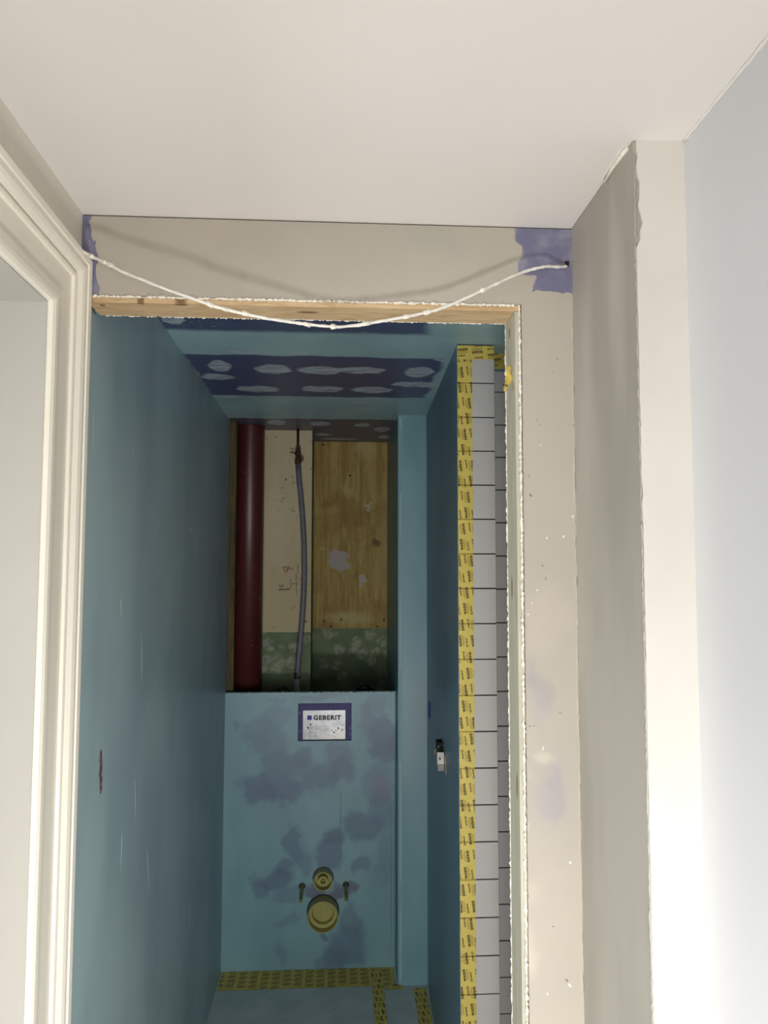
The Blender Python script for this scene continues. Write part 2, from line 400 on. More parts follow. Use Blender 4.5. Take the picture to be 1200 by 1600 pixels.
# chased slot in the left wall
p0 = at(157, 1172, X=XLW); p1 = at(157, 1240, X=XLW)
M['slot'] = plain('broken red brown slot', (120, 84, 82), .9, .3, 90, .5)
sl = MB(); pts = [p0.lerp(p1, i / 10) + Vector((0, random.uniform(-.003, .003), 0)) for i in range(11)]
sl.tube(pts, [.002, .007, .008, .006, .008, .009, .008, .009, .008, .008, .004], 8, jitter=.3)
o = sl.build('chase_slot', M['slot'], wcl)
o.scale = (1, 1, 1)
for v in o.data.vertices: v.co.x = XLW + (v.co.x - XLW) * .18
# a few scratches in the paint of the left wall
M['scratch'] = plain('pale scratch', (182, 202, 207), .6, .1)
for q in (((191, 1290), (189, 1370)), ((211, 1215), (212, 1285)), ((230, 1325), (234, 1400)), ((295, 823), (310, 850)), ((221, 990), (222, 1070)), ((188, 935), (190, 965)), ((206, 700), (212, 716)), ((147, 640), (146, 700))):
    a = at(*q[0], X=XLW); b = at(*q[1], X=XLW)
    s = MB().tube([a, a.lerp(b, .33) + Vector((0, random.uniform(-.003, .003), 0)), a.lerp(b, .66) + Vector((0, random.uniform(-.003, .003), 0)), b], [.0004, .0015, .0014, .0004], 6)
    o = s.build('scratch', M['scratch'], wcl)
    for v in o.data.vertices: v.co.x = XLW + (v.co.x - XLW) * .3

# partition on the right: blue side, tiled end
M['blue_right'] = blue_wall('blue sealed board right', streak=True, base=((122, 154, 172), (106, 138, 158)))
XN = 0.3415
part = MB().prism([(XN, YT + .008), (.447, YT + .008), (.447, 3.5), (XC1 + .002, 3.5), (XC1, YC)], 0, ZC, 0)
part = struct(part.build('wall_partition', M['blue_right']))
gw = struct(MB().box(.447, .758, YG + .009, YG + .1, 0, ZC).box(.447 - .001, .4475, YT + .009, YG + .02, 0, ZC - .001).build('wall_tiled', M['grout']))
MB().box(.447, .758, YG - .0005, YG + .0088, at(790, 552, Y=YG).z - .055, ZC).build('upper_strip', M['blue_right'], gw)
struct(MB().box(.76, .80, YFB, YG + .1, 0, ZC).build('wall_end', M['tile']))
struct(MB().box(XN + .003, .4465, YT + .0062, YT + .0078, 0, ZC - .001).build('trim_2', M['grout']))
# tile courses follow the joints: 97 mm pitch
white_j = [599,652.3,705,758,811.4,865.4,919.4,974.4,1030,1086.2,1142.8,1200,1257.5,1315.1,1374,1433.5,1493.3,1553]
zj = [at(772, y, Y=YT).z for y in white_j]
pitch = (zj[0] - zj[-1]) / (len(zj) - 1)
while zj[-1] > .1: zj.append(zj[-1] - pitch)
zj = [zj[0] + pitch * .92] + zj
def tile_mesh(name, w, h, d, mat):
    m = MB().box(-w / 2, w / 2, 0, d, -h / 2, h / 2); me = m.mesh(name, mat)
    bm = bmesh.new(); bm.from_mesh(me); bmesh.ops.recalc_face_normals(bm, faces=bm.faces)
    ed = [e for e in bm.edges if all(v.co.y < 1e-6 for v in e.verts)]
    bmesh.ops.bevel(bm, geom=ed, offset=.0008, segments=2, affect='EDGES', profile=.5); bm.to_mesh(me); bm.free(); return me
tm = {}
for i in range(len(zj) - 1):
    h = zj[i] - zj[i + 1] - .0032; key = round(h, 3)
    if key not in tm: tm[key] = (tile_mesh('tile', .447 - XN - .001, key, .0078, M['tile']), tile_mesh('tile', .097 - .003, key, .0085, M['tile_grey']))
    zc_ = (zj[i] + zj[i + 1]) / 2
    o = link('tile', tm[key][0], part); o.location = ((XN + .447) / 2, YT, zc_)
    for k in range(3):
        o = link('tile', tm[key][1], gw); o.location = (.4495 + .047 + k * .097, YG, zc_ - .004)

# column with perforated corner bead
M['blue_col'] = blue_wall('blue sealed column', blots=[((XC0 + .07, YC, 1.0), (.06, BIG, .25), (136, 160, 168), .5, .6)])
colm = struct(MB().box(XC0, XC1, YC, YC + .75, 0, ZC).build('wall_column', M['blue_col']))
def bead_mat():
    t = NT('perforated corner bead')
    sp = t.node('ShaderNodeSeparateXYZ'); t.l.new(t.co, sp.inputs[0])
    fr = t.math('FRACT', t.math('MULTIPLY', sp.outputs[2], 125.0))
    d1 = t.math('MULTIPLY', t.math('ABSOLUTE', t.math('SUBTRACT', fr, .5)), .008)
    d2 = t.math('SUBTRACT', sp.outputs[0], XC0 + .0095)
    d = t.math('SQRT', t.math('ADD', t.math('MULTIPLY', d1, d1), t.math('MULTIPLY', d2, d2)))
    m = t.math('MULTIPLY', t.ramp(d, .0014, .0028, 1, 0), t.ramp(t.noise(6, 3), .42, .52))
    return t.done(t.mix(m, lin(BLUE), lin((196, 208, 212))), .5)
M['bead'] = bead_mat()
MB().box(XC0 - .0012, XC0 + .016, YC - .0012, YC + .0005, .02, ZC - .01).build('corner_bead', M['bead'], colm)

# boxing around the cistern, with the cut-out for the service plate
def box_blots():
    L = [(402, 1145, 22, 25, .45), (430, 1120, 25, 20, .4), (420, 1160, 30, 20, .5), (440, 1195, 35, 22, .75), (405, 1235, 25, 22, .9), (440, 1235, 38, 20, .9), (500, 1215, 30, 22, .8), (535, 1205, 22, 18, .8), (530, 1180, 25, 22, .75), (470, 1185, 14, 15, .7),
         (575, 1130, 14, 30, .6), (600, 1150, 25, 32, .8), (605, 1170, 20, 25, .8), (595, 1225, 24, 30, .5), (565, 1290, 28, 22, .8), (600, 1265, 20, 30, .6), (460, 1320, 16, 30, .8), (515, 1330, 20, 26, .8), (520, 1310, 18, 15, .8), (480, 1350, 12, 20, .5),
         (430, 1375, 22, 12, .85), (408, 1385, 12, 16, .7), (440, 1358, 14, 12, .7), (565, 1355, 12, 12, .6), (450, 1400, 22, 14, .5), (450, 1440, 18, 8, .4), (540, 1480, 28, 30, .75), (520, 1500, 22, 20, .7), (548, 1440, 16, 25, .6), (440, 1490, 8, 20, .4), (505, 1462, 6, 8, .8), (600, 1340, 14, 40, .3), (370, 1137, 5, 8, .5), (372, 1230, 5, 4, .4),
         (430, 1092, 14, 5, .4), (500, 1088, 40, 6, .4), (590, 1100, 18, 12, .4)]
    out = []
    for px, py, rx, ry, st in L:
        p = at(px, py, Y=YB); s = YB / FPX
        out.append(((p.x, YB, p.z), (rx * s, BIG, ry * s), PURP, .32, st * .85))
    p = at(598, 1230, Y=YB); out.append(((p.x, YB, p.z), (.035, BIG, .05), (128, 126, 150), .3, .7))
    for px, py, rx in ((490, 1393, 14), (525, 1393, 14), (545, 1390, 12)):
        p = at(px, py, Y=YB); out.append(((p.x, YB, p.z), (rx * YB / FPX, BIG, .03), (98, 96, 118), .4, .8))
    return out
def box_extra(t, col):
    w = t.warp(.006, 30, 3)
    for px, y0, y1 in ((532, 1240, 1350), (611, 1290, 1470), (616, 1190, 1500)):
        a = at(px, y0, Y=YB); b = at(px, y1, Y=YB)
        col = t.mix(t.math('MULTIPLY', t.patch(w, ((a.x + b.x) / 2, YB, (a.z + b.z) / 2), (.0022, BIG, (a.z - b.z) / 2), .4, True), .5), col, lin((70, 92, 104)))
    return col
M['boxing'] = blue_wall('blue sealed boxing board', box_blots(), (0.11, 13), extra=box_extra)
h0 = at(466, 1099, Y=YB); h1 = at(549, 1157, Y=YB)
hx0, hx1, hz0, hz1 = h0.x, h1.x, h1.z, h0.z
bx = MB()
for a in ((XLW, hx0, 0, ZB), (hx1, XC0 - .001, 0, ZB), (hx0, hx1, 0, hz0), (hx0, hx1, hz1, ZB)):
    bx.box(a[0], a[1], YB, YB + .025, a[2], a[3])
boxing = struct(bx.build('wall_boxing', M['boxing']))
M['edge'] = plain('grey board edge', (96, 104, 112), .9, .2, 60)
ragged((XLW + .002, YB + .001, ZB), (XC0 - .002, YB + .001, ZB), .0018, 120, .8, .0008, boxing, 'board_edge', M['edge'])

# back of the shaft above the boxing
def green_mat():
    t = NT('old green paint with plaster dabs')
    col = t.mix(t.ramp(t.noise(12, 4), .35, .7), lin((98, 116, 88)), lin((118, 132, 102)))
    v = t.node('ShaderNodeTexVoronoi'); t.l.new(t.warp(.03, 14, 2), v.inputs['Vector']); v.inputs['Scale'].default_value = 15; v.inputs['Randomness'].default_value = .75
    m = t.math('MULTIPLY', t.ramp(v.outputs['Distance'], .30, .50, .85, 0), t.ramp(t.noise(26, 4, dist=1.5), .34, .6))
    col = t.mix(m, col, lin((158, 162, 142)))
    t.bump(m, .4, .003)
    return t.done(col, .8)
M['green'] = green_mat()
back = struct(MB().box(XLW, -.103, YP + .012, YBACK, 0, ZC).box(-.103, XC1, YQ + .012, YBACK, 0, ZC).build('wall_back', M['green']))
def cream_mat():
    t = NT('stained cream board'); w = t.warp(.01, 40, 3)
    col = t.mix(t.ramp(t.noise(6, 4, stretch=(1, 1, .3)), .35, .7), lin((188, 174, 138)), lin((202, 190, 156)))
    col = t.mix(t.math('MULTIPLY', t.ramp(t.noise(28, 4), .62, .75), .45), col, lin((120, 100, 70)))
    for px, py, r in ((447, 749, .004), (431, 683, .003), (485, 732, .003), (478, 971, .004), (466, 700, .012), (470, 716, .014)):
        p = at(px, py, Y=YP); col = t.mix(t.math('MULTIPLY', t.patch(w, (p.x, YP, p.z), (r, BIG, r * 1.3), .4), .85), col, lin((50, 40, 30)))
    return t.done(col, .75)
M['cream'] = cream_mat()
c0 = at(411, 988, Y=YP)
cb = MB().box(-.44, -.103, YP, YP + .0118, c0.z, ZC - .001).build('cream_board', M['cream'], bevel=0)
tag(cb, 'stained cream board behind the grey hose, above green painted wall', 'board')
# red and grey handwriting on the cream board
def stroke(pts, r, mat, name, parent, Y):
    return MB().tube([at(px, py, Y=Y) for px, py in pts], r, 5).build(name, mat, parent)
M['red_pen'] = plain('red pencil', (150, 52, 40), .8)
M['pencil'] = plain('grey pencil', (74, 60, 52), .8)
hw = MB(); pc = MB()
zz = lambda x, y: (420 + x / 15, 860 + y / 15)
for pl in ([(320, 400), (415, 375)], [(350, 390), (360, 470), (378, 520)], [(425, 400), (405, 450), (420, 480), (455, 460), (470, 400), (440, 390), (425, 400)], [(475, 365), (405, 530)], [(500, 470), (500, 400), (520, 440), (545, 395), (560, 440), (582, 465)], [(680, 320), (675, 440), (685, 545)]):
    hw.tube([at(*zz(*q), Y=YP - .0003) for q in pl], .0014, 5)
for pl in ([(640, 575), (640, 620), (680, 620)], [(250, 800), (255, 850), (290, 865), (330, 840), (335, 790)], [(265, 825), (325, 825)], [(225, 910), (350, 905), (500, 900)], [(230, 930), (490, 922)], [(500, 895), (540, 800), (560, 775), (700, 790)], [(515, 660), (515, 780), (490, 800)], [(830, 770), (915, 800)], [(640, 540), (650, 1040)]):
    pc.tube([at(*zz(*q), Y=YP - .0003) for q in pl], .0011, 5)
hw.build('red_writing', M['red_pen'], cb); pc.build('pencil_marks', M['pencil'], cb)

def ply_mat():
    t = NT('yellowed plywood'); w = t.warp(.08, 12, 4); wf = t.warp(.11, 26, 5)
    g = t.noise(14, 6, .7, stretch=(3.2, 1, .28), dist=.8)
    col = t.mix(t.ramp(g, .32, .68), lin((176, 154, 92)), lin((146, 118, 60)))
    col = t.mix(t.math('MULTIPLY', t.ramp(t.noise(4.5, 4, dist=1.0), .5, .66), .55), col, lin((124, 92, 44)))
    for px, py, rx, ry, c, st in ((545, 760, .02, .06, (182, 164, 106), .7), (570, 700, .05, .05, (186, 170, 118), .6), (545, 965, .1, .03, (184, 170, 120), .8), (602, 840, .03, .25, (174, 158, 106), .5),
                                  (530, 875, .046, .052, (168, 158, 152), 1), (566, 905, .014, .03, (178, 168, 160), .9), (575, 790, .008, .02, (178, 168, 150), .9), (556, 898, .003, .025, (60, 40, 20), .9), (588, 848, .018, .015, (70, 56, 30), .7), (508, 855, .02, .006, (180, 165, 120), .8)):
        p = at(px, py, Y=YQ); q = rx < .06 and st > .85
        col = t.mix(t.math('MULTIPLY', t.patch(wf if q else w, (p.x, YQ, p.z), (rx, BIG, ry), .15 if q else .6), st), col, lin(c))
    for px, py in ((505, 695), (547, 743), (533, 968), (600, 968), (517, 979), (590, 979), (506, 970)):
        p = at(px, py, Y=YQ); col = t.mix(t.patch(t.co, (p.x, YQ, p.z), (.005, BIG, .005), .4), col, lin((30, 22, 14)))
    t.bump(t.noise(30, 5), .3, .003)
    return t.done(col, .7)
M['ply'] = ply_mat()
q0 = at(492, 982, Y=YQ); q1 = at(606, 700, Y=YQ)
pb = MB().box(-.102, q1.x, YQ, YQ + .0118, q0.z, ZC - .001).build('plywood_panel', M['ply'])
tag(pb, 'yellowed plywood panel with torn patches, in the recess beside the column', 'panel')
M['stud'] = wood('dirty stud timber', (104, 88, 50), (54, 44, 28), (9, 9, .6), 8)
s0 = at(362, 800, Y=3.46); s1 = at(370, 800, Y=3.46)
sd = MB().box(XLW + .001, -.4185, 3.378, 3.43, .95, ZC - .001).build('timber_stud', M['stud'])
tag(sd, 'narrow dirty timber stud between blue wall and dark red pipe', 'stud')

# ------------------------------------------------------------------ pipes in the shaft
def redpipe():
    t = NT('dark red enamel'); col = t.mix(t.ramp(t.noise(5, 3, stretch=(1, 1, .3)), .4, .7), lin((80, 36, 33)), lin((66, 28, 27)))
    m = t.math('MULTIPLY', t.ramp(t.noise(55, 3, dist=1), .69, .72), t.ramp(t.noise(6, 2), .45, .6))
    return t.done(t.mix(m, col, lin((196, 150, 140))), .38, .5)
M['redpipe'] = redpipe()
rc = at(389.5, 850, Y=3.50)
sp_ = thing('soil_pipe', 'thick dark red vertical soil pipe left of the cream board', 'pipe', (rc.x, 3.50, .82))
MB().lathe([(.001, .82), (.0615, .82), (.0615, ZC - .002)], (rc.x, 3.50, 0), (0, 0, 1), 40).build('pipe_body', M['redpipe'], sp_)
MB().lathe([(.0612, .86), (.070, .865), (.0705, .985), (.0612, .99)], (rc.x, 3.50, 0), (0, 0, 1), 40).build('pipe_collar', plain('black rubber collar', (26, 22, 22), .7), sp_)
rel(sp_)
YH = 3.545
hp = [at(a, b, Y=YH) for a, b in ((465.5, 722), (467, 745), (470, 775), (473, 810), (475, 850), (475.5, 890), (474.5, 930), (472, 970), (469, 1005), (466, 1035), (464, 1062))]
hose = thing('water_hose', 'grey flexible water hose with valve hanging before the cream board', 'hose', hp[-1])
MB().tube(hp, .0125, 16).build('hose_body', plain('grey corrugated hose', (112, 112, 122), .45, .08, 30), hose)
ft = hp[0]
MB().tube([(ft.x, ft.y, ft.z + .008), (ft.x - .001, ft.y, ZC - .002)], .0058, 12).build('supply_pipe', plain('dark copper', (86, 44, 36), .5, .2), hose)
M['brass'] = plain('dirty brass', (96, 76, 52), .4, .3, 60, metal=.6)
vb = MB().lathe([(.004, -.012), (.0125, -.012), (.0145, .0), (.0145, .012), (.010, .016), (.010, .030), (.0135, .032), (.0135, .048), (.006, .054)], (ft.x, ft.y, ft.z), (0, 0, 1), 12, sm=False)
valve = vb.build('valve', M['brass'], hose)
MB().tube([(ft.x - .01, ft.y - .006, ft.z + .036), (ft.x - .03, ft.y - .012, ft.z + .045), (ft.x - .036, ft.y - .012, ft.z + .040)], [.003, .0035, .002], 8).build('lever', M['brass'], valve)
sb = at(464, 1075, Y=YH)
MB().lathe([(.0001, .035), (.0145, .035), (.0145, -.09), (.011, -.095)], (sb.x, sb.y, sb.z + .006), (0, 0, 1), 20).build('socket', plain('pale grey socket', (150, 152, 150), .5), hose)
MB().lathe([(.0128, .035), (.0128, .062)], (sb.x, sb.y, sb.z + .006), (0, 0, 1), 20).build('rubber_sleeve', plain('black sleeve', (30, 30, 32), .6), hose)
rel(hose)
M['blackplastic'] = plain('glossy black plastic', (26, 26, 28), .25)
for i, (px, py, lab) in enumerate(((447, 1076, 'small black pipe elbow peeking over the boxing, by the grey hose'), (575, 1072, 'small black pipe elbow peeking over the boxing, by the column'))):
    p = at(px, py, Y=3.50 if i == 0 else 3.62)
    el = MB().tube([p + Vector((-.05, 0, -.022)), p + Vector((-.03, 0, -.012)), p + Vector((-.008, -.005, -.002)), p + Vector((.012, -.01, -.012)), p + Vector((.014, -.012, -.2))], [.013, .014, .015, .014, .013], 12)
    tag(el.build('pipe_elbow', M['blackplastic']), lab, 'pipe fitting', 'black elbows in the shaft')
p = at(591, 1066, Y=3.60)
tag(MB().tube([p, p + Vector((0, 0, -.25))], .004, 8).build('threaded_rod', plain('zinc rod', (130, 126, 118), .4, metal=.7)), 'thin zinc rod standing behind the boxing, next to the column', 'rod')

# ------------------------------------------------------------------ cistern plate and toilet connections
txtc = {}
def text_mesh(s, size, bold=0.0):
    cu_ = bpy.data.curves.new('t', 'FONT'); cu_.body = s; cu_.size = size; cu_.offset = bold; cu_.resolution_u = 2; cu_.align_x = 'CENTER'; cu_.align_y = 'CENTER'; cu_.fill_mode = 'FRONT'; cu_.space_character = 1.12
    o = bpy.data.objects.new('t', cu_); COL.objects.link(o); bpy.context.view_layer.update()
    me = bpy.data.meshes.new_from_object(o.evaluated_get(bpy.context.evaluated_depsgraph_get()))
    vs = [v.co.copy() for v in me.vertices]; fs = [tuple(p.vertices) for p in me.polygons]
    bpy.data.objects.remove(o); bpy.data.curves.remove(cu_); bpy.data.meshes.remove(me)
    return vs, fs
def fit_text(s, w, h, bold):
    vs, fs = text_mesh(s, 1.0, bold)
    x0 = min(v.x for v in vs); x1 = max(v.x for v in vs); y0 = min(v.y for v in vs); y1 = max(v.y for v in vs)
    return [Vector(((v.x - (x0 + x1) / 2) * w / (x1 - x0), (v.y - (y0 + y1) / 2) * h / (y1 - y0), 0)) for v in vs], fs
hxc = (hx0 + hx1) / 2
pl = thing('service_plate', 'cistern cover plate in blue frame, lettered GEBERIT, set in blue boxing', 'cover plate', (hxc, YB, hz0))
M['bluepl'] = plain('deep blue plastic', (34, 38, 112), .5, .08, 20)
fr = MB(); g = .0015; yb = YB + .016
i0 = at(473.5, 1110, Y=YB + .012); i1 = at(539.5, 1155, Y=YB + .012)
fx0, fx1, fz0, fz1 = hx0 + g, hx1 - g, hz0 + g, hz1 - g
for a in ((fx0, i0.x, fz0, fz1), (i1.x, fx1, fz0, fz1), (i0.x, i1.x, i0.z, fz1), (i0.x, i1.x, fz0, max(fz0 + .001, i1.z))):
    fr.box(a[0], a[1], YB + .008, YB + .05, a[2], a[3])
frame = fr.build('frame', M['bluepl'], pl)
M['clip'] = plain('pale scuffed clip', (150, 152, 186), .5)
for px, py in ((468.4, 1114), (468.2, 1143), (546.8, 1138), (547, 1147)):
    p = at(px, py, Y=YB + .0075); MB().box(p.x - .0015, p.x + .0015, p.y - .0015, p.y + .002, p.z - .005, p.z + .005).build('clip', M['clip'], frame)
def sheet_mat():
    t = NT('silver protective film'); c = at(520, 1150, Y=YB + .012)
    col = t.mix(t.ramp(t.noise(16, 3, dist=.6), .4, .7), lin((138, 140, 141)), lin((160, 161, 160)))
    col = t.mix(t.math('MULTIPLY', t.patch(t.warp(.02, 40), (c.x + .04, YB, c.z), (.07, BIG, .03), .5), .7), col, lin((190, 186, 176)))
    t.bump(t.noise(22, 2, dist=.6), .12, .004)
    return t.done(col, .28, .5, .1)
M['sheet'] = sheet_mat()
ys = YB + .012
sh = MB().box(i0.x, i1.x, ys, ys + .003, max(fz0 + .001, i1.z), i0.z).build('cover_sheet', M['sheet'], pl)
M['ink'] = plain('black print', (18, 18, 20), .5); M['blueink'] = plain('blue print', (28, 52, 168), .5)
zoom = lambda x, y: (455 + x * 105 / 1200, 1090 + y * 105 / 1200)
lb = MB(); a = at(*zoom(395, 315), Y=ys); b = at(*zoom(892, 398), Y=ys)
vs, fs = fit_text('GEBERIT', b.x - a.x, a.z - b.z, .046); c = (a + b) / 2
lb.add([(c.x + v.x, ys - .0006, c.z + v.y) for v in vs], fs); lb.build('lettering', M['ink'], sh, fix=False)
a = at(*zoom(287, 320), Y=ys); b = at(*zoom(368, 398), Y=ys)
MB().box(a.x, b.x, ys - .0008, ys - .0001, b.z, a.z).build('blue_square', M['blueink'], sh)
mk = MB()
for x, y, r in ((298, 540, 16), (350, 480, 14), (345, 520, 8), (375, 540, 8), (840, 545, 14), (765, 622, 14), (735, 590, 10), (795, 590, 9), (915, 580, 12), (880, 560, 6), (790, 690, 7), (755, 680, 5), (825, 650, 6), (410, 695, 8), (600, 580, 6)):
    p = at(*zoom(x, y), Y=ys); rr = r * .00024
    mk.lathe([(.00001, .0004), (rr, .0004), (rr * 1.1, 0)], (p.x, ys - .0001, p.z), (0, -1, 0), 7)
mk.build('print_smears', plain('grey worn print', (70, 72, 74), .6), sh)['kind'] = 'stuff'
gl = MB()
for q in (((232, 605), (258, 575)), ((330, 580), (355, 555)), ((415, 595), (450, 565)), ((480, 560), (500, 540)), ((605, 580), (660, 560)), ((330, 625), (440, 625)), ((440, 625), (450, 660)), ((450, 660), (405, 700)), ((565, 430), (600, 460))):
    gl.tube([at(*zoom(*e), Y=ys - .0003) for e in q], .0007, 5)
gl.build('film_creases', plain('white crease', (228, 228, 226), .4), sh)['kind'] = 'stuff'
rel(pl)
for c in pl.children:
    pass

M['yg'] = plain('yellow green plastic', (172, 168, 100), .4, .04, 20)
M['yg2'] = plain('olive sleeve plastic', (120, 138, 72), .4, .08, 30)
# flush inlet
p = at(505, 1371, Y=YB)
fi = thing('flush_inlet', 'small yellow capped flush pipe above the drain outlet', 'pipe', (p.x, YB, p.z))
R = .0372
MB().lathe([(R + .001, .004), (R + .001, -.045), (R, -.047), (R - .003, -.047), (R - .004, -.046), (R - .004, -.010), (.001, -.010)], (p.x, YB, p.z), (0, 1, 0), 56, sm=False).build('sleeve', M['yg'], fi)
MB().lathe([(.016, -.010), (.0205, -.012), (.0205, -.040), (.0195, -.042), (.012, -.042), (.0105, -.041), (.0105, -.018), (.001, -.018)], (p.x, YB, p.z), (0, 1, 0), 48, sm=False).build('inner_plug', M['yg'], fi)
MB().lathe([(.001, -.018), (.005, -.019), (.005, -.034), (.001, -.035)], (p.x, YB, p.z - .001), (0, 1, 0), 16).build('plug_pin', M['yg'], fi)
MB().lathe([(.0435, -.0005), (.043, -.0012), (R + .001, -.0012)], (p.x, YB, p.z), (0, 1, 0), 44).build('seal', plain('purple gap filler', (86, 84, 100), .8), fi)  # flat purple ring around the foot of the sleeve
rel(fi)
# drain
p = at(504.8, 1423, Y=YB)
dr = thing('drain_outlet', 'large round yellow capped drain pipe stub in blue boxing', 'pipe', (p.x, YB, p.z))
R = .0615
MB().lathe([(R, .004), (R, -.060), (R - .001, -.0615), (R - .0025, -.0615), (R - .0035, -.060), (R - .0045, -.026), (.045, -.025)], (p.x, YB, p.z), (0, 1, 0), 64, sm=False).build('pipe_socket', M['yg'], dr)
MB().lathe([(.045, -.025), (.0435, -.023), (.0425, -.003), (.041, -.0015), (.001, -.0015)], (p.x, YB, p.z), (0, 1, 0), 64, sm=False).build('cap', M['yg'], dr)
MB().tube([(p.x + .012, YB - .0022, p.z + .036), (p.x - .012, YB - .0022, p.z - .03)], .0012, 6).build('mould_seam', plain('pale seam', (214, 208, 140), .4), dr)
MB().lathe([(R + .0045, -.0008), (R + .004, -.003), (R + .0002, -.003)], (p.x, YB, p.z), (0, 1, 0), 56).build('gasket', plain('black gasket', (34, 34, 44), .6), dr)
rel(dr)
# fixing bolts
for px, py, lab in ((472.2, 1384, 'olive sleeved fixing bolt left of the flush pipe'), (540.4, 1382, 'olive sleeved fixing bolt right of the flush pipe')):
    p = at(px, py, Y=YB)
    fb = thing('fixing_bolt', lab, 'bolt', (p.x, YB, p.z), 'toilet fixing bolts')
    MB().lathe([(.0075, .003), (.0075, -.155), (.0065, -.160), (.004, -.160), (.004, -.145), (.0005, -.145)], (p.x, YB, p.z), (0, 1, -.02), 18).build('sleeve', M['yg2'], fb)
    MB().lathe([(.0125, .0005), (.0125, -.004), (.0105, -.006), (.0078, -.006)], (p.x, YB, p.z), (0, 1, 0), 20).build('collar', M['blackplastic'], fb)
    rel(fb)

# ------------------------------------------------------------------ things on the right partition
def xr(y): return XN + (XC1 - XN) * (y - YT) / (YC - YT)     # the partition's blue face
nrm = Vector((-(YC - YT), (XC1 - XN), 0)).normalized()
def on_right(px, py):
    d = ray(px, py); lo, hi = 1.5, 4.0
    for _ in range(50):
        m = (lo + hi) / 2
        if d.x * m / d.y < xr(m): lo = m     # still left of the wall: short of it
        else: hi = m
    m = (lo + hi) / 2
    return Vector((d.x * m / d.y, m, CAM_H + d.z * m / d.y))
pa = on_right(671.5, 1109); pa.y = min(pa.y, 3.13); pa.x = xr(pa.y)
db = thing('device_box', 'round dark blue socket box on the blue side wall, near the column', 'socket box', pa)
MB().lathe([(.0345, .0), (.0345, .0025), (.0325, .003), (.031, .001), (.001, .0008)], pa, nrm, 40).build('ring', plain('ultramarine plastic', (24, 42, 150), .35), db)
MB().lathe([(.030, .0012), (.001, .0014)], pa, nrm, 32).build('inner_disc', plain('dark blue hollow', (10, 20, 84), .4), db)
rel(db)
pb_ = on_right(694, 1180)
mb = thing('metal_bracket', 'small bent galvanised bracket sticking out of the blue side wall', 'bracket', pb_)
tdir = Vector((nrm.y, -nrm.x, 0)); tdir = tdir if tdir.y < 0 else -tdir      # along the face, towards the viewer
def local_box(u0, u1, n0, n1, z0, z1, mat, name, parent, bev=.0006):
    m = MB(); v = []
    for z in (z0, z1):
        for u, n_ in ((u0, n0), (u1, n0), (u1, n1), (u0, n1)):
            v.append(pb_ + tdir * u + nrm * n_ + Vector((0, 0, z)))
    m.add(v, [(0, 3, 2, 1), (4, 5, 6, 7), (0, 1, 5, 4), (1, 2, 6, 5), (2, 3, 7, 6), (3, 0, 4, 7)])
    return m.build(name, mat, parent, bevel=bev)
M['galv'] = plain('dull galvanised steel', (168, 164, 158), .45, .12, 50, metal=.3)
M['hole'] = plain('dark broken hole', (36, 38, 36), .9, .2, 60)
local_box(-.09, -.03, -.002, .018, -.006, .032, M['hole'], 'broken_edge', mb)
local_box(-.03, -.026, .004, .032, -.004, .016, plain('dirty steel', (72, 72, 66), .5, .2, 60, metal=.3), 'back_plate', mb)
local_box(.012, .015, .0005, .022, -.046, -.026, plain('worn steel', (140, 136, 132), .5, .2, 60, metal=.3), 'side_plate', mb)
local_box(-.03, .06, .0004, .0022, -.046, .012, M['galv'], 'wall_plate', mb)
tab = local_box(.01, .012, .001, .024, -.03, .012, M['galv'], 'front_tab', mb)
local_box(.0122, .0128, .012, .018, -.012, -.004, plain('grey stamp', (90, 90, 88), .6), 'stamp', mb, 0)
for u, z in ((-.02, .004), (-.012, -.010), (-.03, .020)):
    c = pb_ + tdir * u + nrm * .014 + Vector((0, 0, z))
    MB().lathe([(.004, 0), (.004, .003), (.001, .004)], c, nrm, 8).build('screw', M['galv'], mb)
rel(mb)

